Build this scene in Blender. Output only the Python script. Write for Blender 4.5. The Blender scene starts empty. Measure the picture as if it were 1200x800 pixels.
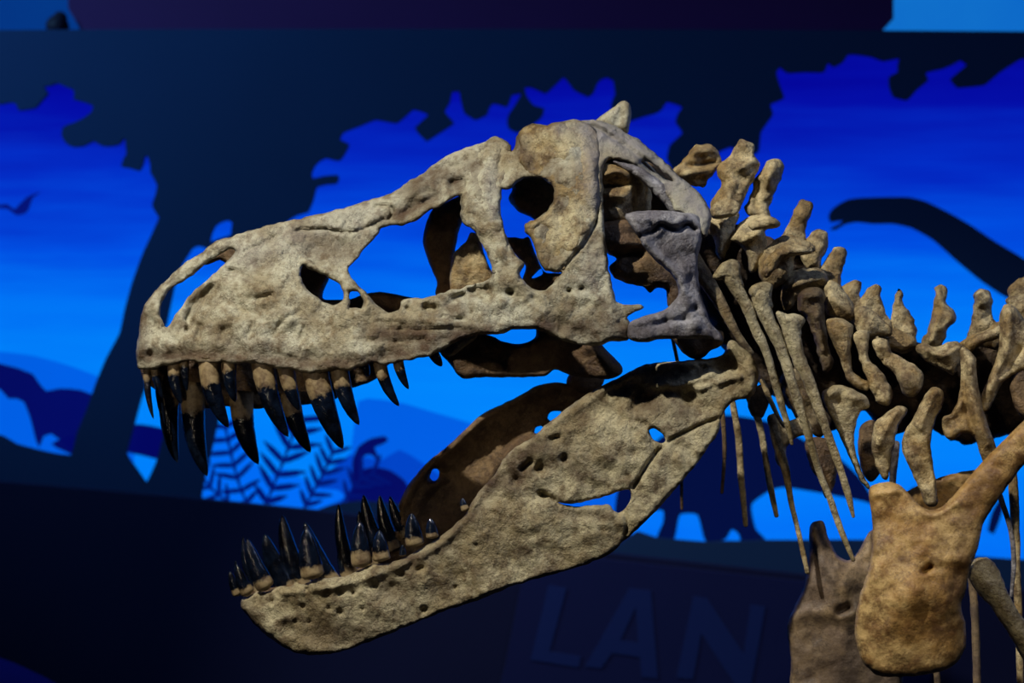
import bpy, math, random
import numpy as np
from mathutils import Vector, noise
from mathutils.geometry import delaunay_2d_cdt

# ------------------------------------------------------------------ camera, world, lights, exposure
sc = bpy.context.scene
COL = sc.collection
DIST, SC, H = 3.3333, 0.002, 1.9          # camera to skull plane, metres per unit of drawing, eye height
cam_d = bpy.data.cameras.new('camera')
cam_d.lens = 50; cam_d.sensor_width = 36
cam_d.dof.use_dof = True; cam_d.dof.focus_distance = 3.40; cam_d.dof.aperture_fstop = 1.6
cam = bpy.data.objects.new('camera', cam_d); COL.objects.link(cam)
cam.location = (0, -DIST, H); cam.rotation_euler = (math.pi/2, 0, 0)
sc.camera = cam
w = bpy.data.worlds.new('world'); sc.world = w; w.use_nodes = True
w.node_tree.nodes['Background'].inputs[0].default_value = (0.02, 0.05, 0.22, 1)
w.node_tree.nodes['Background'].inputs[1].default_value = 0.06
sc.view_settings.view_transform = 'Standard'; sc.view_settings.look = 'None'
sc.view_settings.gamma = 1; sc.view_settings.exposure = 0.0; sc.view_settings.use_curve_mapping = False

def lamp(name, kind, loc, target, energy, col, **kw):
    d = bpy.data.lights.new(name, kind); d.energy = energy; d.color = col
    for k_, v in kw.items(): setattr(d, k_, v)
    o = bpy.data.objects.new(name, d); COL.objects.link(o); o.location = loc
    o.rotation_euler = (Vector(target) - Vector(loc)).to_track_quat('-Z', 'Y').to_euler()
    return o
lamp('key_spot_light', 'SPOT', (-1.7, -2.0, 4.9), (0.05, 0.1, 1.85), 820, (1.0, 0.95, 0.86), spot_size=math.radians(50), spot_blend=0.6, shadow_soft_size=0.05)
lamp('teeth_fill_light', 'SPOT', (-2.6, -3.4, 2.1), (-0.50, 0.2, 1.74), 75, (1.0, 0.84, 0.62), spot_size=math.radians(15), spot_blend=0.7, shadow_soft_size=0.12)  # added fill aimed at the teeth for lit roots and glints
lamp('cool_fill_light', 'AREA', (2.6, -1.2, 4.4), (0.5, 0.2, 1.9), 26, (0.45, 0.58, 1.0), shape='DISK', size=0.8)  # added blue fill for the back of the skull, not a real fixture
lamp('mural_wash_light', 'SPOT', (-4.4, 0.0, 4.8), (-1.9, 2.4, 3.2), 1000, (0.22, 0.55, 0.9), spot_size=math.radians(70), spot_blend=1.0, shadow_soft_size=0.3)
lamp('torso_spot_light', 'SPOT', (0.6, -2.9, 3.6), (1.1, 0.0, 1.3), 135, (1.0, 0.84, 0.62), spot_size=math.radians(24), spot_blend=0.9, shadow_soft_size=0.07)

# ------------------------------------------------------------------ helpers
def tag(o, label=None, cat=None, group=None, kind=None):
    for k_, v in (('label', label), ('category', cat), ('group', group), ('kind', kind)):
        if v: o[k_] = v
    return o
def at(px, py, Y):
    s = (DIST + Y) / DIST * SC
    return ((px - 600) * s, Y, H - (py - 400) * s)
def P(s):
    return [tuple(float(v) for v in q.split(',')) for q in s.split()]
def link(name, verts, faces, mat, parent, smooth=True, attrs=None):
    me = bpy.data.meshes.new(name); me.from_pydata(verts, [], faces); me.update()
    if smooth: me.polygons.foreach_set('use_smooth', [True]*len(me.polygons))
    for k_, v in (attrs or {}).items():
        a = me.attributes.new(k_, 'FLOAT', 'POINT'); a.data.foreach_set('value', np.asarray(v, dtype=np.float32))
    me.materials.append(mat)
    o = bpy.data.objects.new(name, me); COL.objects.link(o)
    if parent is not None:
        o.parent = parent; o.matrix_parent_inverse = parent.matrix_world.inverted()
    return o
def curve_closed(pts, sp, tight=1.0):
    p = np.array(pts, float); n = len(p); out = []
    for i in range(n):
        a, b, c, d = p[i-1], p[i], p[(i+1) % n], p[(i+2) % n]
        L = np.linalg.norm(c - b)
        if L < 1e-6: continue
        m = max(1, int(round(L / sp)))
        la = max(np.linalg.norm(b-a), 1e-6); ld = max(np.linalg.norm(d-c), 1e-6)
        t1 = tight * L * ((c - a) / (L + la)); t2 = tight * L * ((d - b) / (L + ld))
        for j in range(m):
            t = j / m
            h00, h10, h01, h11 = 2*t**3-3*t*t+1, t**3-2*t*t+t, -2*t**3+3*t*t, t**3-t*t
            out.append(h00*b + h10*t1 + h01*c + h11*t2)
    return np.array(out)
def curve_open(pts, n):
    p = np.array(pts, float); k_ = len(p)
    if k_ == 2: return np.array([p[0]*(1-t)+p[1]*t for t in np.linspace(0, 1, n)])
    out = []
    seg = np.linalg.norm(np.diff(p[:, :2], axis=0), axis=1); cum = np.concatenate([[0], np.cumsum(seg)])
    T = np.gradient(p, cum, axis=0)
    for s in np.linspace(0, cum[-1], n):
        i = min(int(np.searchsorted(cum, s, side='right')) - 1, k_ - 2); L = seg[i]; t = (s - cum[i]) / L
        h00, h10, h01, h11 = 2*t**3-3*t*t+1, t**3-2*t*t+t, -2*t**3+3*t*t, t**3-t*t
        out.append(h00*p[i] + h10*L*T[i] + h01*p[i+1] + h11*L*T[i+1])
    return np.array(out)
def seg_dist(q, poly, closed=True):
    a = np.asarray(poly, float); b = np.roll(a, -1, axis=0)
    if not closed: a, b = a[:-1], b[:-1]
    out = np.empty(len(q))
    d = b - a; L2 = np.maximum((d*d).sum(1), 1e-9)
    for i in range(0, len(q), 2000):
        c = q[i:i+2000]
        r = c[:, None, :] - a[None]
        t = np.clip((r*d[None]).sum(2)/L2, 0, 1)
        e = r - t[..., None]*d[None]
        out[i:i+2000] = np.sqrt((e*e).sum(2).min(1))
    return out
def inside(q, poly):
    a = np.asarray(poly, float); b = np.roll(a, -1, axis=0)
    res = np.zeros(len(q), bool)
    dy = b[:, 1] - a[:, 1]; dy = np.where(abs(dy) < 1e-12, 1e-12, dy)
    for i in range(0, len(q), 2000):
        c = q[i:i+2000]; y = c[:, 1:2]; x = c[:, 0:1]
        cr = ((a[None, :, 1] > y) != (b[None, :, 1] > y)) & (x < (b[:, 0]-a[:, 0])*(y-a[:, 1])/dy + a[:, 0])
        res[i:i+2000] = (cr.sum(1) % 2) == 1
    return res
def depth_fn(ctrl):
    """smooth depth in metres through scattered (x, y, depth) points"""
    if callable(ctrl): return ctrl
    if isinstance(ctrl, (int, float)):
        return lambda q: np.full(len(q), float(ctrl))
    c = np.array(ctrl, float); xy = c[:, :2]/100.0; n = len(c)
    if n == 2:
        d = xy[1]-xy[0]; L = (d*d).sum()
        return lambda q: c[0, 2] + (c[1, 2]-c[0, 2])*np.clip(((np.asarray(q)/100.0-xy[0])*d).sum(1)/L, -.3, 1.3)
    if n < 7:
        def g(q):
            wt = 1/(((np.asarray(q)[:, None]/100.0-xy[None])**2).sum(2)+.03)**1.3
            return (wt*c[:, 2]).sum(1)/wt.sum(1)
        return g
    K = np.sqrt(((xy[:, None]-xy[None])**2).sum(2) + 0.02)
    A = np.zeros((n+3, n+3)); A[:n, :n] = K - 0.15*np.eye(n); A[:n, n] = 1; A[:n, n+1:] = xy
    A[n, :n] = 1; A[n+1:, :n] = xy.T
    sol = np.linalg.lstsq(A, np.concatenate([c[:, 2], [0, 0, 0]]), rcond=None)[0]
    def f(q):
        q = np.asarray(q)/100.0
        K = np.sqrt(((q[:, None]-xy[None])**2).sum(2) + 0.02)
        return K @ sol[:n] + sol[n] + q @ sol[n+1:]
    return f
def fbm(x, y, z, octv=4):
    return noise.fractal(Vector((x, y, z)), 1.0, 2.0, octv)

def triangulate(loops, sp, interior=True, seed=1):
    rng = np.random.default_rng(seed)
    out, holes = loops[0], loops[1:]
    allp = [l for l in loops]
    pts = np.concatenate(allp)
    edges = []; o = 0
    for l in allp:
        n = len(l); edges += [(o+i, o+(i+1) % n) for i in range(n)]; o += n
    if interior:
        lo, hi = out.min(0), out.max(0)
        gx = np.arange(lo[0], hi[0], sp); gy = np.arange(lo[1], hi[1], sp*0.866)
        X, Yg = np.meshgrid(gx, gy); X[1::2] += sp/2
        g = np.stack([X.ravel(), Yg.ravel()], 1)
        m = inside(g, out)
        for h_ in holes: m &= ~inside(g, h_)
        g = g[m]
        dd = np.full(len(g), 1e9)
        for l in allp: dd = np.minimum(dd, seg_dist(g, l))
        g = g[dd > sp*0.62] + rng.uniform(-.08*sp, .08*sp, (int((dd > sp*0.62).sum()), 2))
        pts = np.concatenate([pts, g])
    r = delaunay_2d_cdt([Vector(p) for p in pts], edges, [], 0, 1e-4)
    v = np.array([(p.x, p.y) for p in r[0]])
    f = np.array([t for t in r[2] if len(t) == 3], int)
    cen = v[f].mean(1)
    m = inside(cen, out)
    for h_ in holes: m &= ~inside(cen, h_)
    f = f[m]
    e1, e2 = v[f[:, 1]]-v[f[:, 0]], v[f[:, 2]]-v[f[:, 0]]
    cr = e1[:, 0]*e2[:, 1]-e1[:, 1]*e2[:, 0]
    f = f[abs(cr) > 1e-6]; cr = cr[abs(cr) > 1e-6]
    f[cr < 0] = f[cr < 0][:, ::-1]
    used = np.unique(f); mp = -np.ones(len(v), int); mp[used] = np.arange(len(used))
    return v[used], mp[f]

def bone(name, parent, outline, depth, mat, T=10, Tb=None, k=1.0, sp=3.0, holes=(), strokes=(), stains=(), pits=0, rough=1.0, seed=0, tight=1.0, base_stain=0.0, greys=()):
    """A solid bone: outline swelled into a rounded body round a curved mid-surface, relief carved on its near face."""
    loops = [curve_closed(P(outline) if isinstance(outline, str) else outline, sp, tight)]
    for h_ in holes: loops.append(curve_closed(P(h_), sp*0.9, tight))
    rr = random.Random(seed*7+13)
    # a worn, irregular rim
    for L_ in loops:
        for i in range(len(L_)):
            n1 = noise.noise(Vector((L_[i, 0]*.12, L_[i, 1]*.12, seed))); n2 = noise.noise(Vector((L_[i, 0]*.12+50, L_[i, 1]*.12, seed)))
            L_[i] += np.array((n1, n2))*0.9*rough
    v, f = triangulate(loops, sp, True, seed+1)
    n = len(v)
    e = np.concatenate([f[:, [0, 1]], f[:, [1, 2]], f[:, [2, 0]]])
    key = np.sort(e, axis=1); uq, cnt = np.unique(key, axis=0, return_counts=True)
    bd = np.zeros(n, bool); bd[np.unique(uq[cnt == 1])] = True
    i, j = np.concatenate([uq[:, 0], uq[:, 1]]), np.concatenate([uq[:, 1], uq[:, 0]])
    deg = np.bincount(i, minlength=n).astype(float)
    u = np.zeros(n); free = ~bd
    for _ in range(500):
        s = np.bincount(i, weights=u[j], minlength=n)/deg + sp*sp/4
        u[free] = s[free]
    r = np.sqrt(2*np.maximum(u, 0))*k
    if Tb is None: Tb = T
    tf = T*np.tanh(r/T); tb = Tb*np.tanh(r/Tb)
    dist = np.full(n, 1e9)
    for l in loops: dist = np.minimum(dist, seg_dist(v, l))
    fade = np.clip(dist/5.0, 0, 1)
    rel = np.zeros(n); st = np.full(n, base_stain)
    for (sp_, wd, amp) in strokes:
        q = P(sp_); q = np.array(q*2 if len(q) == 1 else q)
        d_ = seg_dist(v, curve_open(q, max(8, len(q)*6)) if len(q) > 2 else q, False)
        rel += 1.5*amp*np.exp(-(d_/wd)**2)
    for (sp_, wd, amp) in stains:
        q = P(sp_); q = np.array(q*2 if len(q) == 1 else q)
        d_ = seg_dist(v, q, False)
        st = st + amp*np.exp(-(d_/wd)**2)
    gy = np.zeros(n)
    for (sp_, wd, amp) in greys:
        q = P(sp_); q = np.array(q*2 if len(q) == 1 else q)
        gy += amp*np.exp(-(seg_dist(v, q, False)/wd)**2)
    lo, hi = v.min(0), v.max(0)
    for _ in range(pits):
        c = np.array((rr.uniform(lo[0], hi[0]), rr.uniform(lo[1], hi[1])))
        rad = rr.uniform(1.6, 4.2); d_ = np.linalg.norm((v-c)*np.array((1, rr.uniform(.7, 1.3))), axis=1)
        rel -= rad*0.7*np.exp(-(d_/rad)**2)
    rn = np.array([3.6*fbm(p[0]/38, p[1]/38, seed+.5, 2) + 1.5*fbm(p[0]/13, p[1]/13, seed+9.5, 3) + 0.3*noise.noise(Vector((p[0]/3.1, p[1]/3.1, seed))) for p in v])*rough
    rb = np.array([1.6*fbm(p[0]/30, p[1]/30, seed+33.5, 3) for p in v])*rough
    tf = tf + fade*(rel + rn); tb = tb + fade*rb
    tf = np.maximum(tf, -0.6*tb)
    tf[bd] = 0; tb[bd] = 0
    Y = depth_fn(depth)(v)
    front = [at(v[q, 0], v[q, 1], Y[q] - tf[q]*SC) for q in range(n)]
    # the back keeps the place of the front point (moved straight back)
    back_id = {}; verts = list(front)
    for q in range(n):
        if not bd[q]:
            x, y_, z = at(v[q, 0], v[q, 1], Y[q])
            back_id[q] = len(verts); verts.append((x, Y[q] + tb[q]*SC, z))
    faces = [tuple(int(a) for a in t) for t in f]
    faces += [tuple(int(back_id.get(int(a), int(a))) for a in t[::-1]) for t in f]
    stf = list(st) + [st[q] for q in range(n) if not bd[q]]
    gyf = list(gy) + [gy[q] for q in range(n) if not bd[q]]
    return link(name, verts, faces, mat, parent, True, {'stain': np.clip(stf, 0, 1), 'grey': np.clip(gyf, 0, 1)})

def rod(name, parent, pts, mat, seed=0, ring=12, step=4.0, flat=1.0, rough=1.0, stain=0.0):
    """a long bone swept along (x, y, depth, radius) points"""
    p = np.array(pts, float)
    L = np.linalg.norm(np.diff(p[:, :2], axis=0), axis=1).sum()
    n = max(6, int(L/step)); c = curve_open(p, n)
    W = [Vector(at(q[0], q[1], q[2])) for q in c]
    rad = [max(q[3], .4)*SC for q in c]
    # rounded ends
    t0 = (W[1]-W[0]).normalized(); t1 = (W[-1]-W[-2]).normalized()
    for s in (.5, .9): pass
    W = [W[0]-t0*rad[0]*.8, W[0]-t0*rad[0]*.5] + W + [W[-1]+t1*rad[-1]*.5, W[-1]+t1*rad[-1]*.8]
    rad = [rad[0]*.35, rad[0]*.8] + rad + [rad[-1]*.8, rad[-1]*.35]
    verts = []; faces = []
    for a in range(len(W)):
        t = (W[min(a+1, len(W)-1)]-W[max(a-1, 0)]).normalized()
        s1 = t.cross(Vector((0, 1, 0))).normalized(); s2 = t.cross(s1).normalized()
        for b in range(ring):
            an = 2*math.pi*b/ring
            d = s1*math.cos(an) + s2*math.sin(an)*flat
            q = W[a]+d*rad[a]
            m = 1 + rough*(.14*noise.noise(q*28+Vector((seed, 0, 0))) + .10*noise.noise(q*75+Vector((0, seed, 0))))
            verts.append(tuple(W[a]+d*rad[a]*m))
    for a in range(len(W)-1):
        for b in range(ring):
            b2 = (b+1) % ring
            faces.append((a*ring+b, a*ring+b2, (a+1)*ring+b2, (a+1)*ring+b))
    faces.append(tuple(range(ring))[::-1]); faces.append(tuple((len(W)-1)*ring+b for b in range(ring)))
    return link(name, verts, faces, mat, parent, True, {'stain': np.full(len(verts), stain)})

def tooth(parent, bx, by, wd, tx, ty, Y, crown, bend, mat, seed=0, Yt=None, sunk=True):
    """curved pointed tooth: root at (bx,by), tip at (tx,ty)"""
    b = np.array((bx, by), float); t = np.array((tx, ty), float); L = np.linalg.norm(t-b); d = (t-b)/L
    perp = np.array((-d[1], d[0])); c = (b+t)/2 + perp*bend*L
    if Yt is None: Yt = Y
    n, ring = 22, 14; verts = []; faces = []; cr = []
    for a in range(n+1):
        s = a/n; s_ = s*1.10-0.10 if sunk else s*1.0
        p = b*(1-s_)**2 + 2*c*s_*(1-s_) + t*s_*s_
        tg = 2*(c-b)*(1-s_) + 2*(t-c)*s_; tg = tg/np.linalg.norm(tg); nn = np.array((-tg[1], tg[0]))
        r = wd/2*(1.02-0.16*s)*max(0.0, 1-s**2.8)**0.62
        if not sunk: r *= min(1, math.sqrt(max(0, 1-(1-min(1, s/.11))**2))*.97+.03)
        if a == n: r = 0.02
        for q in range(ring):
            an = 2*math.pi*q/ring
            f_ = 1+.05*noise.noise(Vector((p[0]*.15, p[1]*.15, q+seed)))
            o = p + nn*math.cos(an)*r*f_
            verts.append(at(o[0], o[1], Y*(1-s)+Yt*s + math.sin(an)*r*SC*0.8*f_)); cr.append(s_ - crown + .12)
    for a in range(n):
        for q in range(ring):
            q2 = (q+1) % ring
            faces.append((a*ring+q, (a+1)*ring+q, (a+1)*ring+q2, a*ring+q2))
    faces.append(tuple(range(ring))[::-1]); faces.append(tuple(n*ring+q for q in range(ring)))
    o = link('tooth', verts, faces, mat, parent, True, {'crown': cr})
    tag(o, 'pointed glossy blue-black tooth on a tan root')
    return o

def slab(name, parent, outline, Y, th, mat, holes=(), sp=14, tight=.6):
    """a flat panel cut to an outline, of real thickness"""
    loops = [curve_closed(P(outline) if isinstance(outline, str) else outline, sp, tight)] + [curve_closed(P(h_), sp*.6, tight) for h_ in holes]
    v, f = triangulate(loops, sp, False)
    n = len(v); verts = []
    for q in v: verts.append(at(q[0], q[1], Y))
    for q in verts[:n]: verts.append((q[0], Y+th, q[2]))
    faces = [tuple(int(a) for a in t) for t in f] + [tuple(int(a)+n for a in t[::-1]) for t in f]
    e = np.concatenate([f[:, [0, 1]], f[:, [1, 2]], f[:, [2, 0]]])
    key = np.sort(e, axis=1); uq, ix, cnt = np.unique(key, axis=0, return_index=True, return_counts=True)
    for q in ix[cnt == 1]:
        a, b = int(e[q, 0]), int(e[q, 1]); faces.append((b, a, a+n, b+n))
    return link(name, verts, faces, mat, parent, False)
def box(name, lo, hi, mat, parent=None):
    x0, y0, z0 = lo; x1, y1, z1 = hi
    v = [(x0, y0, z0), (x1, y0, z0), (x1, y1, z0), (x0, y1, z0), (x0, y0, z1), (x1, y0, z1), (x1, y1, z1), (x0, y1, z1)]
    return link(name, v, [(0, 3, 2, 1), (4, 5, 6, 7), (0, 1, 5, 4), (1, 2, 6, 5), (2, 3, 7, 6), (3, 0, 4, 7)], mat, parent, False)

# ------------------------------------------------------------------ materials
def lin(r, g, b):
    f = lambda c: (c/12.92 if c <= .04045 else ((c+.055)/1.055)**2.4)
    return (f(r/255), f(g/255), f(b/255), 1)
class NT:
    def __init__(s, name):
        s.m = bpy.data.materials.new(name); s.m.use_nodes = True; s.t = s.m.node_tree; s.b = s.t.nodes['Principled BSDF']
    def n(s, kind, **kw):
        o = s.t.nodes.new(kind)
        for k_, v in kw.items(): setattr(o, k_, v)
        return o
    def l(s, a, b): s.t.links.new(a, b)
    def noise(s, scale, detail=5, rough=.6, vec=None):
        o = s.n('ShaderNodeTexNoise'); o.inputs['Scale'].default_value = scale; o.inputs['Detail'].default_value = detail; o.inputs['Roughness'].default_value = rough
        s.l(vec if vec is not None else s.co, o.inputs['Vector']); return o.outputs['Fac']
    def ramp(s, fac, stops):
        o = s.n('ShaderNodeValToRGB'); e = o.color_ramp.elements
        while len(e) < len(stops): e.new(.5)
        for q, (p_, c_) in zip(e, stops): q.position = p_; q.color = c_ if len(c_) == 4 else tuple(c_)+(1,)
        s.l(fac, o.inputs['Fac']); return o.outputs['Color']
    def mix(s, fac, a, b, mode='MIX'):
        o = s.n('ShaderNodeMix', data_type='RGBA', blend_type=mode)
        for sock, v in ((o.inputs['Factor'], fac), (o.inputs['A'], a), (o.inputs['B'], b)):
            if isinstance(v, (int, float)): sock.default_value = v
            elif isinstance(v, tuple): sock.default_value = v
            else: s.l(v, sock)
        return o.outputs['Result']
    def math(s, op, a, b=None, clamp=False):
        o = s.n('ShaderNodeMath', operation=op, use_clamp=clamp)
        for q, v in enumerate((a, b)):
            if v is None: continue
            if isinstance(v, (int, float)): o.inputs[q].default_value = v
            else: s.l(v, o.inputs[q])
        return o.outputs[0]
    def coords(s):
        s.co = s.n('ShaderNodeTexCoord').outputs['Object']; return s.co
W_, B_ = (1, 1, 1, 1), (0, 0, 0, 1)
def bone_mat(name, light, mid, dark, stain, rough=.55, bump=.75):
    t = NT(name); t.coords()
    n1 = t.noise(7, 7, .62); n2 = t.noise(24, 8, .68); n3 = t.noise(95, 6, .7)
    c = t.mix(t.ramp(n1, [(.43, B_), (.56, W_)]), mid, light)
    c = t.mix(t.math('MULTIPLY', t.ramp(n2, [(.48, B_), (.62, W_)]), .8), c, dark)
    c = t.mix(t.math('MULTIPLY', t.ramp(t.noise(11, 8, .7), [(.54, B_), (.66, W_)]), .7), c, stain)
    c = t.mix(t.math('MULTIPLY', t.ramp(n3, [(.56, B_), (.70, W_)]), .4), c, stain)
    for (vs, vw, va) in ((8, .010, .7), (22, .014, .45)):
        vn = t.math('ABSOLUTE', t.math('SUBTRACT', t.noise(vs, 9, .72), .5))
        c = t.mix(t.math('MULTIPLY', t.ramp(vn, [(0, W_), (vw, B_)]), va), c, tuple(q*.55 for q in stain[:3])+(1,))
    c = t.mix(t.math('MULTIPLY', t.ramp(t.noise(17, 6, .65), [(.58, B_), (.68, W_)]), .6), c, tuple(min(1, q*1.12) for q in light[:3])+(1,))
    gr = t.n('ShaderNodeAttribute', attribute_name='grey').outputs['Fac']
    c = t.mix(t.math('MULTIPLY', gr, t.math('ADD', n2, .3), True), c, t.mix(n2, lin(70, 66, 70), lin(168, 164, 162)))
    at_ = t.n('ShaderNodeAttribute', attribute_name='stain').outputs['Fac']
    sm = t.math('MULTIPLY', at_, t.math('ADD', t.math('MULTIPLY', n2, 1.8), .2), True)
    c = t.mix(sm, c, stain)
    t.l(c, t.b.inputs['Base Color'])
    t.b.inputs['Roughness'].default_value = rough; t.b.inputs['Specular IOR Level'].default_value = .5
    vor = t.n('ShaderNodeTexVoronoi', feature='DISTANCE_TO_EDGE'); vor.inputs['Scale'].default_value = 38; vor.inputs['Randomness'].default_value = 1
    wv = t.n('ShaderNodeVectorMath', operation='ADD'); nz = t.n('ShaderNodeTexNoise'); nz.inputs['Scale'].default_value = 16; nz.inputs['Detail'].default_value = 4
    t.l(t.co, nz.inputs['Vector']); sc_ = t.n('ShaderNodeVectorMath', operation='SCALE'); sc_.inputs['Scale'].default_value = .09
    t.l(nz.outputs['Color'], sc_.inputs[0]); t.l(t.co, wv.inputs[0]); t.l(sc_.outputs[0], wv.inputs[1]); t.l(wv.outputs[0], vor.inputs['Vector'])
    crack = t.ramp(vor.outputs['Distance'], [(0, B_), (.035, W_)])
    hgt = t.math('ADD', t.math('MULTIPLY', n2, 1.1), t.math('MULTIPLY', t.noise(60, 5, .55), .32))
    hgt = t.math('ADD', hgt, t.math('MULTIPLY', t.noise(220, 3, .6), .07))
    hgt = t.math('ADD', hgt, t.math('MULTIPLY', crack, .07))
    bp = t.n('ShaderNodeBump'); bp.inputs['Strength'].default_value = bump; bp.inputs['Distance'].default_value = .02
    t.l(hgt, bp.inputs['Height']); t.l(bp.outputs['Normal'], t.b.inputs['Normal'])
    return t.m
def tooth_mat():
    t = NT('tooth_enamel'); t.coords()
    a = t.n('ShaderNodeAttribute', attribute_name='crown').outputs['Fac']
    nz = t.noise(55, 4, .6)
    e = t.math('ADD', a, t.math('MULTIPLY', t.math('SUBTRACT', nz, .5), .30))
    f = t.ramp(e, [(.0, B_), (.07, W_)])
    n2 = t.noise(40, 6, .65)
    root = t.mix(t.ramp(n2, [(.4, B_), (.65, W_)]), lin(152, 132, 94), lin(88, 66, 42))
    crown = t.mix(t.ramp(t.noise(30, 5, .6), [(.4, B_), (.7, W_)]), lin(4, 6, 12), lin(16, 26, 42))
    t.l(t.mix(f, root, crown), t.b.inputs['Base Color'])
    rg = t.n('ShaderNodeMapRange'); rg.inputs['To Min'].default_value = .55; rg.inputs['To Max'].default_value = .14; t.b.inputs['Specular IOR Level'].default_value = .7
    t.l(f, rg.inputs['Value']); t.l(rg.outputs[0], t.b.inputs['Roughness'])
    bp = t.n('ShaderNodeBump'); bp.inputs['Strength'].default_value = .35; bp.inputs['Distance'].default_value = .006
    t.l(t.noise(70, 5, .65), bp.inputs['Height']); t.l(bp.outputs['Normal'], t.b.inputs['Normal'])
    return t.m
def flat_mat(name, col, rough=.8, var=.25, sc_=2.0):
    t = NT(name); t.coords()
    d = tuple(q*(1-var) for q in col[:3])+(1,)
    t.l(t.mix(t.noise(sc_, 5, .6), d, col), t.b.inputs['Base Color'])
    t.b.inputs['Roughness'].default_value = rough; t.b.inputs['Specular IOR Level'].default_value = .2
    return t.m
def glow_mat(name, col, strength=1.0, col2=None):
    """backlit translucent print"""
    t = NT(name); t.coords()
    t.b.inputs['Base Color'].default_value = (.002, .004, .01, 1); t.b.inputs['Roughness'].default_value = .9; t.b.inputs['Specular IOR Level'].default_value = 0
    c = t.mix(t.noise(1.6, 4, .5), col, col2 or tuple(q*.85 for q in col[:3])+(1,))
    t.l(c, t.b.inputs['Emission Color']); t.b.inputs['Emission Strength'].default_value = strength
    return t.m

M_SK = bone_mat('skull_bone', lin(188, 184, 158), lin(154, 144, 114), lin(112, 94, 62), lin(78, 58, 36))
M_GR = bone_mat('grey_bone', lin(158, 156, 158), lin(120, 116, 120), lin(78, 72, 74), lin(62, 50, 44))
M_JW = bone_mat('jaw_bone', lin(188, 176, 138), lin(150, 134, 96), lin(104, 84, 52), lin(74, 54, 32))
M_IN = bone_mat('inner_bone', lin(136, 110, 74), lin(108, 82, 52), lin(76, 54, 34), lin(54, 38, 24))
M_NK = bone_mat('neck_bone', lin(206, 188, 142), lin(152, 126, 78), lin(92, 68, 38), lin(58, 40, 24))
M_NL = bone_mat('neck_rib_bone', lin(190, 178, 140), lin(154, 138, 98), lin(106, 88, 56), lin(72, 54, 34))
M_DK = bone_mat('shaded_neck_bone', lin(84, 66, 44), lin(62, 46, 30), lin(42, 30, 20), lin(30, 22, 16))  # neck brown darkened further, column's shade put into the colour
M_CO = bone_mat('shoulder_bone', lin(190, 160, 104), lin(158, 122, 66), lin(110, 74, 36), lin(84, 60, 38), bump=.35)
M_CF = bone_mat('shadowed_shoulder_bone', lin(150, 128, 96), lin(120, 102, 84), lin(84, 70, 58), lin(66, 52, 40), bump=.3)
M_TO = tooth_mat()
M_STEEL = flat_mat('painted_steel', lin(40, 40, 44), .45)

# ------------------------------------------------------------------ room shell
M_DARKWALL = flat_mat('dark_navy_paint', lin(2, 8, 46), .9)
M_FLOOR = flat_mat('dark_carpet', lin(24, 24, 32), .95, .3, 30)
M_CUT = flat_mat('cutout_black_blue', lin(8, 38, 76), .9, .2, 1.2)
tag(box('floor', (-7, -6, -.1), (7, 5.5, 0), M_FLOOR), kind='structure')
tag(box('wall_back', (-7, 4.2, 0), (7, 4.3, 6), M_DARKWALL), kind='structure')
M_BEAM = flat_mat('purple_black_fascia', lin(46, 8, 66), .8)
YM = 2.6
def px_of(Y): return (DIST+Y)/DIST*SC

# ------------------------------------------------------------------ the backlit mural
def sky_mat():
    t = NT('backlit_sky_print'); t.coords()
    sep = t.n('ShaderNodeSeparateXYZ'); t.l(t.co, sep.inputs[0])
    zt = at(0, 43, YM)[2]; zb = at(0, 640, YM)[2]
    mr = t.n('ShaderNodeMapRange'); mr.inputs['From Min'].default_value = zt; mr.inputs['From Max'].default_value = zb
    mp = t.n('ShaderNodeMapping'); mp.inputs['Scale'].default_value = (.55, 1, 5.5); t.l(t.co, mp.inputs['Vector'])
    cl = t.noise(1.5, 5, .55, mp.outputs[0])
    t.l(t.math('ADD', sep.outputs['Z'], t.math('MULTIPLY', t.math('SUBTRACT', cl, .5), .55)), mr.inputs['Value'])
    c = t.ramp(mr.outputs[0], [(0.0, lin(4, 4, 150)), (.13, lin(4, 14, 168)), (.26, lin(2, 42, 196)), (.40, lin(0, 78, 226)), (.52, lin(0, 112, 244)), (.68, lin(0, 134, 252)), (.85, lin(0, 128, 252)), (1, lin(0, 112, 246))])
    t.l(c, t.b.inputs['Emission Color']); t.b.inputs['Emission Strength'].default_value = 1.0
    t.b.inputs['Base Color'].default_value = (.002, .004, .01, 1); t.b.inputs['Roughness'].default_value = .9; t.b.inputs['Specular IOR Level'].default_value = 0
    return t.m
mural = bpy.data.objects.new('backlit_mural', None); COL.objects.link(mural)
mural.location = (0, YM, 0); bpy.context.view_layer.update()
tag(mural, 'glowing blue backlit mural of a dusk sky with prehistoric animals behind the skeleton', 'mural')
slab('sky_panel', mural, [(-420, 41), (1620, 41), (1620, 760), (-420, 760)], YM, .05, sky_mat(), sp=60, tight=0)
M_HILL = glow_mat('printed_hill_blue', lin(0, 98, 236)); M_HILL2 = glow_mat('printed_near_hill_blue', lin(0, 70, 205))
M_DINO = glow_mat('printed_dinosaur_navy', lin(2, 10, 104), 1.0, lin(4, 4, 84)); M_BIRD = glow_mat('printed_bird_blue', lin(4, 16, 120))
M_BODY = glow_mat('printed_dark_navy', lin(1, 10, 62)); M_FERN = glow_mat('printed_fern_navy', lin(1, 18, 112)); M_FERNL = glow_mat('printed_fern_bright', lin(0, 112, 255))
yy = YM-.012
tag(slab('hill_print', mural, '-60,408 0,412 40,417 80,428 115,441 150,455 150,560 -60,560', yy+.006, .004, M_HILL), 'pale blue hill')
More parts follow.
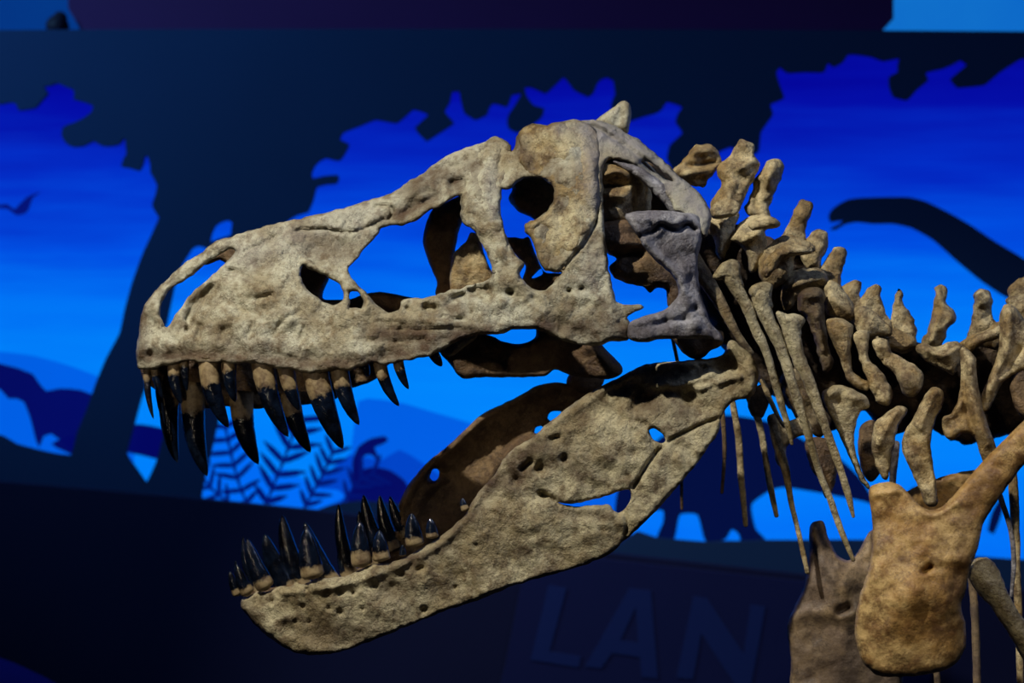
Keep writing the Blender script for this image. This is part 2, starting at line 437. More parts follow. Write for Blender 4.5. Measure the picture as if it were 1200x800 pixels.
tag(slab('hill_print', mural, '420,470 466,471 505,482 546,494 600,512 660,530 720,540 720,650 420,650', yy+.006, .004, M_HILL), 'pale blue hill')
tag(slab('hill_print', mural, '360,580 386,552 410,532 428,536 447,539 468,527 490,539 520,560 560,590 560,640 360,640', yy+.003, .004, M_HILL2), 'mid blue hill')
tag(slab('dinosaur_print', mural, '-60,420 0,426 20,431 38,438 48,452 54,458 70,455 95,457 120,470 120,520 100,512 84,533 75,519 60,508 51,511 46,524 42,516 36,492 28,471 20,467 10,467 0,456 -20,450 -60,470', yy-.002, .004, M_DINO), 'dark blue dinosaur shape with lowered head')
tag(slab('dinosaur_print', mural, '60,520 120,500 165,497 200,506 200,536 184,538 150,530 110,540', yy-.002, .004, M_DINO), 'dark blue dinosaur back between the tree trunks')
tag(slab('dinosaur_print', mural, '400,600 410,580 413,561 413,540 420,523 434,514 451,511 455,516 447,521 439,524 445,539 443,541 436,533 428,533 421,545 423,550 438,547 457,551 473,562 481,574 490,600', yy-.004, .004, M_DINO, sp=4), 'small long-necked dinosaur shape')
tag(slab('flying_reptile_print', mural, '-8,238 0,240 8,239 17,245 22,240 33,230 47,225 38,232 33,246 29,250 19,252 9,245 -8,243', yy-.002, .004, M_BIRD, sp=4), 'dark blue wings of a flying reptile')
tag(slab('dinosaur_print', mural, '712,650 720,602 724,575 745,540 775,512 810,494 850,486 900,494 945,517 985,538 1008,560 1024,588 1023,640 1023,632 1022,592 985,582 935,573 916,571 902,575 881,591 886,620 897,632 885,650 868,634 866,626 858,620 850,632 827,634 817,603 797,603 790,632 770,630 777,612 777,598 760,600 740,622 735,650', yy-.002, .004, M_BODY, sp=5), 'dark dinosaur body on legs')
tag(slab('dinosaur_print', mural, '1052,610 1062,590 1066,574 1075,570 1080,590 1100,600 1100,640 1052,640', yy-.003, .004, M_BODY, sp=5), 'dark leaf-like shape')
tag(slab('fern_print', mural, '1158,622 1163,600 1172,585 1176,590 1172,608 1164,626', yy-.003, .004, M_BODY, sp=5), 'dark leaf shape by the rib')

def fern(name, stem, leaf, n, ang, mat, y0, wdt=4.2, label=None):
    """one frond: a stem with pairs of narrow leaflets, all one flat shape"""
    c = curve_open(stem, n); verts = []; faces = []; rr = random.Random(int(stem[0][0]))
    def strip(a, b, w0, w1, yv):
        a = np.array(a); b = np.array(b); d = (b-a)/np.linalg.norm(b-a); p_ = np.array((-d[1], d[0]))
        base = len(verts); prof = [(0, w0*.6), (.2, w0), (.6, w0*.95), (.88, w1*1.6), (1, w1*.5)]
        for dep in (yv, yv+.003):
            for s, ww in prof:
                for sg in (-1, 1):
                    q = a+(b-a)*s+p_*sg*ww/2; verts.append(at(q[0], q[1], dep))
        m = len(prof)*2
        for r_ in range(len(prof)-1):
            i0 = base+r_*2; faces.append((i0, i0+1, i0+3, i0+2)); faces.append((i0+m+2, i0+m+3, i0+m+1, i0+m))
            faces.append((i0, i0+2, i0+m+2, i0+m)); faces.append((i0+1, i0+m+1, i0+m+3, i0+3))
    for i_ in range(n-1): strip(c[i_], c[i_+1]+1e-3, 3.0, 3.0, y0)
    for i_ in range(1, n):
        t = c[min(i_+1, n-1)]-c[i_-1]; th = math.atan2(t[1], t[0]); L = leaf*(.55+.75*math.sin(math.pi*min(1, .18+.75*(1-i_/n)))) * rr.uniform(.88, 1.1)
        for sg in (-1, 1):
            a_ = th+sg*ang*rr.uniform(.82, 1.15)
            strip(c[i_], c[i_]+np.array((math.cos(a_), math.sin(a_)))*L, wdt, 2.0, y0-.0005*sg-.0002*i_)
    o = link(name, verts, faces, mat, mural, False)
    return tag(o, label) if label else o
slab('fern_glow', mural, '236,582 232,568 240,556 256,500 275,490 310,560 330,548 352,560 372,572 396,574 404,582 390,590 356,601 325,598 299,601 273,594', yy-.003, .003, M_FERNL, sp=6)
fern('fern_print', [(306, 604), (318, 575), (332, 540), (350, 492)], 29, 8, 1.0, M_FERN, yy-.010, 7.5)
fern('fern_print', [(296, 602), (283, 575), (274, 545), (264, 500)], 23, 8, 1.25, M_FERN, yy-.013, 6.0)
fern('fern_print', [(352, 604), (366, 578), (380, 552), (390, 530)], 20, 7, .95, M_FERN, yy-.011, 6.0)
fern('fern_print', [(278, 596), (262, 584), (248, 573), (238, 560)], 20, 5, 1.0, M_FERN, yy-.0095, 5.0)
fern('fern_print', [(400, 592), (412, 574), (424, 560), (436, 556)], 20, 5, .9, M_FERN, yy-.0105, 5)

# ------------------------------------------------------------------ dark cut-outs in front of the sky
canopy_right = '1200,68 1172,85 1155,99 1140,101 1123,102 1115,92 1124,84 1134,75 1127,70 1118,75 1106,80 1085,85 1088,94 1080,101 1074,106 1064,117 1048,113 1043,101 1043,89 1053,84 1053,75 1055,68 1036,71 1022,66 1001,63 994,64 988,73 978,78 971,73 966,84 945,84 924,85 919,82 915,78 910,85 913,97 919,115 903,122 906,134 898,146 892,155 889,178 875,184 858,172 843,178 838,196 815,206 790,200 782,186 785,170 800,155 792,142 795,132 800,125 794,122 782,119 776,128 770,132 752,137 737,142 722,136 716,124 719,114 721,111 719,94 711,90 704,93 700,98 696,108 690,113 673,105 667,97 661,90 650,100 640,109 623,102 615,102 617,112 625,123 638,127 636,135 632,140 620,148 607,155 596,150 594,142 596,134 604,122 611,109 600,111 597,119 594,125 585,122 577,121 573,127 571,134 557,140 544,132 540,118 538,107 530,107 527,120 521,130 526,137 532,144 516,155 500,165 492,158 486,150 494,142 502,134 493,130 484,128 474,137 465,144 452,142 440,140 420,148 402,155 398,163 409,169 404,180 398,188 390,187 382,185 375,188 369,194 365,202 366,209 380,206 396,205 397,210 394,215 382,216 371,219 367,234 361,248 348,252 338,258 318,280 300,310 285,350 274,400 263,460 247,530 236,583'
ground = '273,595 299,601 325,599 356,602 390,591 421,587 480,592 560,620 640,636 722,640 747,623 770,630 790,632 827,635 850,634 868,634 897,633 944,633 1022,633 1060,642 1142,652 1200,656 1450,665 1450,760 -300,760 -300,500'
left_side = '0,510 18,520 40,526 62,531 83,533 90,507 102,478 112,449 124,420 140,390 146,362 155,330 167,297 186,255 181,247 178,240 182,228 184,217 180,209 176,202 176,194 174,186 171,181 169,184 167,193 163,200 152,197 142,195 144,187 148,180 147,170 146,161 143,164 139,169 130,171 120,171 114,168 109,165 97,171 86,172 80,170 75,165 72,158 73,150 79,146 86,144 98,138 107,131 109,124 97,119 86,116 87,110 86,105 76,101 67,97 58,100 51,101 53,105 56,109 48,118 41,126 31,128 22,129 20,126 19,122 14,120 8,120 0,122 -40,110 -100,130 -180,105 -260,140 -300,130'
tree = tag(slab('tree_cutout', None, '-300,40 1450,40 1450,90 1380,70 1300,110 1240,80 ' + canopy_right + ' ' + ground + ' ' + left_side, YM-.16, .02, M_CUT, tight=.35,
    holes=['246,283 248,273 252,265 257,261 262,259 267,258 272,261 271,268 270,275 258,279', '232,288 225,291 219,300 212,312 204,335 194,382 180,425 165,467 156,500 148,532 160,550 171,565 178,552 184,538 190,515 198,490 225,430 250,370 270,325 262,300 245,292'], sp=4),
    'huge dark tree cut-out, its canopy and forked trunk black against the glowing sky', 'cutout')
tag(slab('dinosaur_cutout', None, '972,252 975,246 982,240 993,234 1005,232 1030,231 1065,231 1085,236 1108,247 1135,262 1165,282 1200,303 1260,345 1330,400 1400,470 1400,640 1340,560 1280,460 1225,378 1200,358 1175,345 1150,328 1122,305 1095,281 1070,267 1048,262 1025,262 1005,260 990,263 980,269 974,269 976,266 984,262 989,258 982,259 974,260', YM-.16, .02, M_CUT, sp=5),
    'dark long-necked dinosaur cut-out raising its head at right of the mural', 'cutout')

# the dark wall below the mural, with the raised sign board, and the frame above it
YW = 2.25
tag(slab('trim_1', None, '-300,545 0,565 200,582 400,602 560,625 710,648 943,674 1200,692 1450,705 1450,1100 -300,1100', YW, .06, M_DARKWALL, sp=60, tight=.3), kind='structure')
sign = bpy.data.objects.new('sign_board', None); COL.objects.link(sign); sign.location = at(760, 740, YW-.03); bpy.context.view_layer.update()
tag(sign, 'dim navy sign board with large letters LAN below the mural', 'sign')
M_SIGN = flat_mat('sign_navy', lin(3, 12, 58), .9, .1); M_LET = flat_mat('letter_blue', lin(5, 24, 76), .9, .1)
slab('board', sign, '617,652 710,656 943,682 1100,698 1080,900 560,900 592,780', YW-.03, .028, M_SIGN, sp=60, tight=0)
for nm, o_ in (('letter', '643,685 664,689 644,763 681,769 678,782 622,773'), ('letter', '738,689 763,692 771,795 752,793 750,770 717,765 705,783 686,781'), ('letter', '813,698 829,701 872,766 880,708 897,711 880,805 862,803 822,742 812,796 793,794')):
    hs = ['745,712 727,750 748,753'] if o_.startswith('738') else []
    slab(nm, sign, o_, YW-.036, .008, M_LET, holes=hs, sp=30, tight=0)
# above the mural
M_BLUEP = glow_mat('backlit_blue_panel', lin(2, 62, 142), 1.0, lin(2, 44, 120)); M_BLUEP2 = glow_mat('backlit_light_blue_panel', lin(6, 92, 196), 1.0, lin(20, 120, 205))
yb = YM+.42
tag(slab('wall_panel', None, '-300,-120 90,-120 90,60 -300,60', yb, .04, M_BLUEP, sp=60, tight=0), 'dim blue backlit panel above the mural, at the left', 'panel')
tag(slab('wall_panel', None, '1000,-120 1450,-120 1450,60 1000,60', yb, .04, M_BLUEP2, sp=60, tight=0), 'bright blue backlit panel above the mural, at the right', 'panel')
tag(slab('ceiling', None, '76,-120 1047,-120 1047,22 1012,60 108,60 92,30 80,10', YM+.14, .2, M_BEAM, sp=40, tight=0), kind='structure')
M_BLK = flat_mat('matt_black', lin(10, 6, 30), .7)
o = rod('loudspeaker', None, [(66, 40, YM+.10, 18), (67, 34, YM+.10, 24), (69, 26, YM+.10, 22), (71, 20, YM+.10, 14)], M_BLK, ring=18, rough=.2)
tag(o, 'dark rounded object on the mural top against the dim blue panel', 'loudspeaker')
zs = at(0, 49, YM+.10)[2]
tag(box('trim_2', (-4.2, YM+.06, zs-.05), (4.2, YM+.13, zs), M_BEAM), kind='structure')
# low mound in the bottom left corner
def mound():
    n, verts, faces = 26, [], []
    cx, cy, _ = at(-40, 860, 1.9); zb = 0.0; zt = at(0, 742, 1.9)[2]
    for i_ in range(n+1):
        for j_ in range(n+1):
            x = -1.6+3.2*i_/n; y = -.5+1.0*j_/n
            hgt = max(0, 1-(x/1.15)**2)**.6 * max(0, 1-(y/.45)**2)**.6
            hgt *= 1+.06*noise.noise(Vector((x*3, y*5, 2)))
            verts.append((cx+x-.3, 1.75+y, zb+(zt-zb)*hgt))
    for i_ in range(n):
        for j_ in range(n): faces.append((i_*(n+1)+j_, (i_+1)*(n+1)+j_, (i_+1)*(n+1)+j_+1, i_*(n+1)+j_+1))
    return link('mound', verts, faces, flat_mat('mound_purple', lin(30, 20, 120), .8, .3, 4), None)
tag(mound(), 'dark low purple-blue mound at the bottom left corner in front of the wall', 'mound')

# ------------------------------------------------------------------ the skeleton
skel = bpy.data.objects.new('dinosaur_skeleton', None); COL.objects.link(skel); skel.location = (1.6, .3, 0); bpy.context.view_layer.update()
tag(skel, 'mounted skeleton of a large meat-eating dinosaur with open jaws and dark teeth', 'skeleton')
CD = [(162,430,.19),(164,380,.20),(200,322,.21),(270,280,.21),(350,258,.22),(440,235,.23),(520,187,.23),(580,165,.22),(600,178,.20),(640,148,.16),(684,142,.18),(740,160,.20),(790,205,.15),(830,255,.06),
      (200,425,.15),(260,424,.11),(300,426,.10),(380,436,.08),(450,425,.06),(550,393,.04),(640,388,.02),(700,404,0),(735,390,-.01),
      (300,340,.13),(230,385,.15),(400,380,.07),(360,290,.17),(430,275,.2),(500,375,.04),(560,220,.14),(575,310,.06),(600,340,.03),(660,250,.06),(690,330,.01),(650,190,.11),(700,200,.09)]
CF = depth_fn(CD)
cr_out = '162,431 160,424 160,412 161,400 164,378 168,360 180,343 196,327 212,311 235,296 252,283 270,277 300,268 330,260 365,253 400,244 425,237 447,229 461,225 478,213 497,202 513,189 535,177 555,171 570,165 580,160 590,162 596,168 600,177 604,170 606,160 613,150 622,144 630,145 645,146 660,142 675,140 684,141 695,140 708,143 720,147 737,158 750,164 762,175 780,190 792,203 812,219 825,233 833,249 832,266 826,279 819,272 808,258 800,250 790,247 788,238 780,228 765,215 750,203 737,194 726,190 718,187 711,189 707,196 706,212 707,240 709,275 711,297 715,322 719,340 722,352 728,356 740,357 752,357 755,360 750,364 741,367 735,371 738,380 737,397 728,400 715,400 704,404 690,405 675,403 660,399 647,393 636,388 625,386 610,385 597,387 590,391 575,392 555,393 535,400 516,411 505,417 492,420 474,422 452,427 435,425 420,431 412,434 398,434 382,436 368,438 355,437 340,433 325,432 310,428 295,426 275,426 257,424 243,426 232,425 220,422 210,425 198,428 187,430 174,433'
H_NARES = '275,294 266,293 255,300 240,310 222,325 208,333 200,338 192,351 188,363 190,375 196,384 203,373 212,360 224,344 240,330 252,319 263,309 272,300'
H_A = '355,311 365,316 378,321 388,327 397,333 402,342 401,352 392,357 378,352 366,345 357,334 352,322'
H_B = '411,342 416,341 421,344 425,352 424,360 417,361 410,360 410,350'
H_C = '452,265 438,281 427,291 417,304 409,312 408,317 414,328 427,340 437,352 448,362 458,366 468,362 470,353 481,349 497,349 512,345 527,340 545,336 553,333 565,330 574,326 578,318 574,305 570,296 563,283 559,276 554,268 546,264 540,256 540,240 539,230 530,233 519,240 502,248 486,259 472,264'
H_D = '586,222 586,236 587,250 590,265 595,280 605,300 613,307 614,312 610,321 613,328 620,335 630,340 640,339 647,334 653,325 658,319 650,319 638,316 632,307 627,292 623,281 615,270 617,262 627,257 637,251 645,242 649,234 649,222 645,215 635,209 620,208 607,213 600,220 592,222'
H_E2 = '752,190 762,190 770,196 780,203 788,211 780,210 770,204 760,197'
H_NF = '529,212 535,207 542,208 545,215 541,222 534,219'
skull = bone('skull', skel, cr_out, CD, M_SK, T=8, Tb=9, k=1.1, sp=2.7, seed=3, pits=320, rough=2.0,
    holes=[H_NARES, H_A, H_B, H_C, H_D, H_E2],
    strokes=[('532,215 540,214', 6, -16), ('232,395 236,382', 3, -4), ('258,398 262,384', 3, -3.5), ('290,396 296,380', 4, -4), ('320,392 330,378', 4, -3.5), ('352,398 356,384', 3, -3), ('262,315 285,322 312,336', 1.6, -3), ('300,350 318,345', 3, -4), ('335,372 352,366', 3, -3.5), ('275,355 290,365', 4, -3),
        ('636,366 634,382', 1.4, -.7), ('643,366 642,384', 1.4, -.7), ('651,368 649,386', 1.4, -.7), ('660,372 657,388', 1.4, -.7), ('455,385 490,386 530,384', 1.6, -3), ('430,398 470,400 500,396', 2, -2.5), ('720,300 716,330 724,352', 5, 3), ('690,300 700,330 715,345', 10, 2.5), ('640,345 700,350', 8, 2.5), ('345,270 380,268 410,272 432,265 450,256', 1.8, -4.5), ('439,242 455,241 460,246 453,260', 1.8, -4.5), ('285,294 303,287 322,277', 1.6, -4),
        ('270,315 290,318 315,326', 1.6, -2.2), ('247,336 236,350 226,362 219,374', 3.2, -9), ('224,378 220,386', 4, -9), ('176,415', 4, -6),
        ('700,248 697,264 686,282 674,298 660,314', 2.0, -6), ('690,260 684,278 668,296', 9, 3), ('684,142 706,153 730,169 757,188', 2.4, -6),
        ('165,420 210,415 260,413 330,418 400,423 470,414', 7, -1.6), ('168,405 230,400 300,402 380,406 450,402', 12, 2.2),
        ('372,292 392,288 408,296', 15, -7), ('360,306 380,316 402,328 415,342', 4, 4), ('620,150 630,165 628,190', 8, -4), ('640,155 668,172', 10, 3),
        ('606,165 612,185', 6, 3), ('578,168 586,190 590,215', 7, -3), ('556,180 562,220 570,260 582,300', 9, 3),
        ('560,338 572,344', 10, -11), ('598,343', 4, -8), ('500,360 508,361', 5, -9), ('484,351', 5, -7), ('478,361', 3.5, -6), ('532,350 542,345', 4, -5), ('517,371 545,376', 2, -3),
        ('440,371 500,376 560,383 582,392', 4, 2.5), ('667,341', 2.6, -6), ('682,338', 2.6, -5), ('485,238 480,244', 6, -5), ('500,205 520,196 535,195', 6, -3),
        ('640,230 620,262', 6, 3), ('655,240 652,290', 12, -3), ('705,190 712,183 725,184 750,192', 3, 3.5), ('640,360 680,380 720,385', 14, 3),
        ('460,238 500,215 530,200', 4, 3), ('470,250 510,230', 3, -3), ('300,300 330,330 340,370', 20, 3), ('240,372 300,385', 10, 2.5)],
    stains=[('168,420 230,416 300,420 380,428 450,420 500,408', 9, .75), ('440,392 480,390 520,396 570,388', 12, .8), ('640,378 690,388 730,388', 14, .65), ('372,290 408,296', 16, .6), ('165,370 166,410', 10, .6),
        ('480,225 520,205 545,195', 14, .4), ('610,160 625,190', 14, .9), ('510,230 470,252', 8, .6), ('700,260 690,320', 8, .3), ('600,385 640,384', 7, .5), ('650,200 660,250', 16, .4), ('535,215', 8, .9), ('250,400 330,404', 8, .35), ('605,225 640,250 645,300', 12, .5), ('555,195 570,250', 8, .5), ('470,225 520,200', 9, .3), ('440,262 470,248', 8, .4)],
    greys=[('700,145 760,180 800,215 828,255', 22, 1), ('280,300 360,275 430,250', 20, .35), ('690,160 690,190', 18, .5), ('690,330 700,300', 16, .35)])
bone('horn', skull, '684,150 694,143 702,138 712,130 721,124 728,119 735,119 739,124 740,134 738,146 735,157 720,152 700,150', .27, M_SK, T=12, k=1, sp=3, seed=5, strokes=[('728,126 724,145', 4, -3), ('734,125 735,150', 3, 2)])
bone('temporal_bar', skull, '716,187 735,189 752,197 768,207 782,219 792,234 797,247 788,250 779,240 764,224 748,209 732,199', .12, M_GR, T=8, sp=3, seed=6)
QJ = '732,252 737,249 752,247 770,246 785,247 800,249 815,251 823,262 821,290 818,300 819,330 825,355 833,378 847,394 846,401 835,398 820,396 805,397 790,397 770,398 758,401 750,401 737,397 735,388 738,378 752,371 770,366 782,360 792,350 795,340 792,330 785,320 770,307 755,290 745,272 737,262'
bone('quadratojugal', skull, QJ, [(732,252,0),(790,250,.03),(822,262,.05),(819,330,.03),(740,390,-.02),(845,395,0),(795,340,.01),(760,290,0)], M_GR, T=11, k=1, sp=2.8, seed=8, pits=40,
    strokes=[('748,277 760,273 767,270 774,263 784,267 795,270 806,263 814,268', 2.4, -8), ('748,255 770,258 800,256', 8, 4), ('745,268 765,295 790,318 800,340', 5, 4), ('770,285 790,300 805,300', 12, -4), ('800,320 805,350 815,380', 8, 3), ('740,385 770,380 800,372 815,360', 4, -3), ('800,375 815,372', 3, -3), ('815,362 838,392', 4, -4)],
    stains=[('740,390 800,392 840,398', 9, .5), ('780,280 800,290', 20, .3)])
tag(skull.children[-1], 'grey bone at the back of the cheek')
bone('quadrate', skull, '784,388 815,386 846,388 848,398 845,405 832,411 824,419 817,421 806,418 797,409', .07, M_IN, T=16, sp=3, seed=9)
# far half of the snout and the bones seen through the openings
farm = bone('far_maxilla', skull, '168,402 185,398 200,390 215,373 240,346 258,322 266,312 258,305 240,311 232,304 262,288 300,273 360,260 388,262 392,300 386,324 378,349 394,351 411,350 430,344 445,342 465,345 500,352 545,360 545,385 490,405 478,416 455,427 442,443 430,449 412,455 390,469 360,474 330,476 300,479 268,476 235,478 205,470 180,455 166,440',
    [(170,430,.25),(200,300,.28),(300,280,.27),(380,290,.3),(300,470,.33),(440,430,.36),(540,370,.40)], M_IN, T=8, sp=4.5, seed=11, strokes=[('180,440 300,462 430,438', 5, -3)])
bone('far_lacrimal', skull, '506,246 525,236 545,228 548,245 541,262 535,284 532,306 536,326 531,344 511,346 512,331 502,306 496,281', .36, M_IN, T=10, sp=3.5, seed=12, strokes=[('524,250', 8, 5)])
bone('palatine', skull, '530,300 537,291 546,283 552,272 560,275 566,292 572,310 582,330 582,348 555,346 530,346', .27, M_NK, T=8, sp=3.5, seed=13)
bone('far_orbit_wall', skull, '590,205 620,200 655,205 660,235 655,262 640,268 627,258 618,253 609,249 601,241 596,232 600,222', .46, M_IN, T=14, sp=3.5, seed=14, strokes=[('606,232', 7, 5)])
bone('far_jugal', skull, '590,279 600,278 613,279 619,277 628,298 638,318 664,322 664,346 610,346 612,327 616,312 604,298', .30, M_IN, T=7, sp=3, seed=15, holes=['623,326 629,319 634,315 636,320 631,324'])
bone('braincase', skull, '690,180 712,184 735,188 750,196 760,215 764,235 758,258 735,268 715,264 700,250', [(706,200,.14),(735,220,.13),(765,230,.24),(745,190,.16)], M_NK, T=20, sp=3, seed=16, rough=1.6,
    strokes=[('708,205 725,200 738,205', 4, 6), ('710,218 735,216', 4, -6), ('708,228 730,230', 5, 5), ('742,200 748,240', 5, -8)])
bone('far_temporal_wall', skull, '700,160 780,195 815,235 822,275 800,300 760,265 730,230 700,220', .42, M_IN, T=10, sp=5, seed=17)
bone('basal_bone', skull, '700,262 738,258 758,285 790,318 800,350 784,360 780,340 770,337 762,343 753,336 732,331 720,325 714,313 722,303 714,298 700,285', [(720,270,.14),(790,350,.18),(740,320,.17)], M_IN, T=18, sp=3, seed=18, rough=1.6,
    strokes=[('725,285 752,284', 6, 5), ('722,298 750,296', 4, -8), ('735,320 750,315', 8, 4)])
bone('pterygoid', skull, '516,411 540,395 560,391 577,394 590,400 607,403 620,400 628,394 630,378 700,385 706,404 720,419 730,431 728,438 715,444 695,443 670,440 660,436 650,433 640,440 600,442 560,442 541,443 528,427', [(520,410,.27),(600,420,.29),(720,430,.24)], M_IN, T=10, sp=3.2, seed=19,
    strokes=[('690,405 715,428', 7, 5), ('600,405 616,412', 5, 4), ('580,420 640,425', 12, -4)])
def shade_shelf(pts, Y0, Y1, name, mat=None):  # unseen shelf across the skull, added to block light
    n, m = 34, 14; line = curve_open(pts, n+1); verts, faces = [], []
    for side in (0, 1):
        for a in range(n+1):
            for b in range(m+1):
                u_, v_ = a/n, b/m; th = 7*(max(0, 1-(2*u_-1)**4)*max(0, 1-(2*v_-1)**4))**.5
                Yv = Y0+(Y1-Y0)*v_; x_, y_, z_ = at(line[a][0], line[a][1], Y0)
                verts.append((x_, Yv, z_+(th if side else -th)*SC+.006*noise.noise(Vector((x_*12, Yv*12, side)))))
    k_ = (n+1)*(m+1)
    for side in (0, 1):
        for a in range(n):
            for b in range(m):
                q = [side*k_+a*(m+1)+b, side*k_+(a+1)*(m+1)+b, side*k_+(a+1)*(m+1)+b+1, side*k_+a*(m+1)+b+1]
                faces.append(tuple(q if side else q[::-1]))
    ring = [a*(m+1) for a in range(n+1)] + [n*(m+1)+b for b in range(1, m+1)] + [a*(m+1)+m for a in range(n-1, -1, -1)] + [b for b in range(m-1, 0, -1)]
    for a in range(len(ring)):
        b = (a+1) % len(ring); faces.append((ring[b], ring[a], ring[a]+k_, ring[b]+k_))
    return link(name, verts, faces, mat or M_IN, skull)
shade_shelf([(460, 377), (600, 378), (722, 380)], .18, .40, 'shade_shelf')  # unseen palate shelf, added to shade the pterygoid and far jaw
shade_shelf([(360, 268), (440, 247), (500, 214), (560, 184), (586, 178), (604, 190), (620, 168), (650, 156), (690, 156), (730, 170), (770, 202), (804, 232), (820, 262)], .21, .46, 'shade_roof', M_SK)  # unseen roof, added to keep the key light off the orbit wall
M_PO = bone_mat('ochre_bone', lin(184, 172, 134), lin(148, 126, 80), lin(104, 80, 46), lin(68, 48, 28))
bone('postorbital', skull, '607,170 606,161 613,150 622,145 640,146 660,142 682,143 698,152 703,175 702,200 704,225 700,250 690,275 676,296 662,316 650,319 638,316 632,307 627,292 623,281 615,270 617,262 627,257 637,251 645,242 649,234 649,222 645,214 635,208 622,205 612,198 605,185', lambda q: CF(q)-.009, M_PO, T=5, k=.5, sp=2.7, seed=201, rough=2.4,
    strokes=[('620,150 632,170 626,195', 7, -5), ('642,150 668,168 664,185', 9, 5), ('607,165 614,190', 6, 4), ('640,235 622,262', 6, 4), ('660,250 655,300', 12, -4), ('690,180 694,240', 8, 4), ('655,190 672,196', 8, -4), ('650,275 668,292', 8, 3)],
    stains=[('608,165 620,198', 10, .7), ('640,212 655,240', 8, .6), ('630,290 650,312', 8, .5)], greys=[('690,150 698,200 700,240', 14, .9), ('660,150 680,148', 10, .6)])
bone('lacrimal', skull, '566,170 574,164 581,161 590,163 597,169 599,180 594,200 588,220 587,245 589,262 594,280 604,300 614,308 612,316 600,324 586,326 577,318 574,305 570,296 563,283 559,276 554,268 546,264 541,256 540,240 541,228 546,212 551,196 558,182', lambda q: CF(q)-.008, M_SK, T=6, k=.6, sp=2.7, seed=203, rough=2.4,
    strokes=[('575,170 566,215 572,255 590,300', 7, 4), ('590,180 584,215', 5, -4), ('552,235 560,255', 6, 3), ('580,290 600,312', 6, 3), ('560,190 556,215', 4, -3)], stains=[('595,172 590,215', 6, .6), ('548,225 556,262', 5, .4), ('580,320 605,316', 6, .4)], greys=[('575,200 580,260', 10, .4)])
bone('ectopterygoid', skull, '512,408 527,418 545,406 560,394 545,386 520,398', .09, M_SK, T=6, sp=3, seed=20, base_stain=.4)
bone('far_quadrate', skull, '668,438 690,436 708,440 705,452 690,462 676,458 664,450', .33, M_IN, T=12, sp=3.5, seed=21)
# upper teeth: root x, root y, width, tip x, tip y, crown start, bend
near_up = [(172,433,9,180,491,.3,.08),(181,432,10,191,468,.3,.05),(204,428,16,213,473,.3,.12),(216,425,11,219,458,.2,.03),(245,427,25,268,501,.38,.14),(268,425,18,276,471,.3,.10),(308,427,27,338,512,.36,.11),(335,432,20,351,481,.55,.08),
    (370,437,31,402,526,.36,.07),(398,434,22,421,498,.36,.10),(428,428,9,432,441,.1,0),(445,426,16,468,476,.38,.12),(466,421,13,479,456,.4,.10),(508,414,13,518,429,.1,.06)]
for q, (bx, by, wd, tx, ty, cr_, bd_) in enumerate(near_up):
    Y_ = float(CF(np.array([(bx, by-4)]))[0]); tooth(skull, bx, by, wd, tx, ty, Y_+.016, cr_, bd_, M_TO, q)
far_up = [(186,445,10,193,497,.1,.06),(200,452,25,208,542,.33,.12),(227,458,30,243,558,.32,.13),(283,466,28,303,544,.36,.14),(340,466,24,364,530,.36,.10),(368,464,20,382,505,.2,.1),(300,462,16,304,486,.9,.1)]
for q, (bx, by, wd, tx, ty, cr_, bd_) in enumerate(far_up[:5]):
    tooth(skull, bx, by, wd, tx, ty, .285 if bx > 190 else .24, cr_, bd_, M_TO, q+30)

# lower jaw
JD = [(284,705,.22),(300,740,.2),(350,690,.15),(420,700,.12),(420,750,.14),(520,650,.10),(560,690,.10),(600,560,.10),(680,520,.07),(700,470,.09),(690,650,.07),(760,428,.09),(770,510,.05),(740,600,.05),(840,480,.04),(880,430,.04),(850,410,.06)]
JF = depth_fn(JD)
jaw_out = '283,702 283,712 293,725 305,738 320,750 340,762 360,767 385,766 410,760 440,749 480,733 520,716 560,703 600,687 650,672 690,660 717,647 732,633 750,617 775,592 798,565 815,545 832,521 842,505 845,491 849,481 860,470 878,466 886,458 889,440 885,425 878,413 868,405 858,398 852,403 849,413 841,418 833,420 815,421 799,423 780,424 760,426 745,432 720,445 699,455 680,467 658,483 642,496 626,511 604,524 590,538 582,552 575,562 567,569 558,581 549,595 541,607 524,622 509,633 494,642 476,652 458,659 440,661 422,667 404,675 389,676 371,679 356,684 350,683 347,679 342,686 329,687 314,693 302,694 293,698'
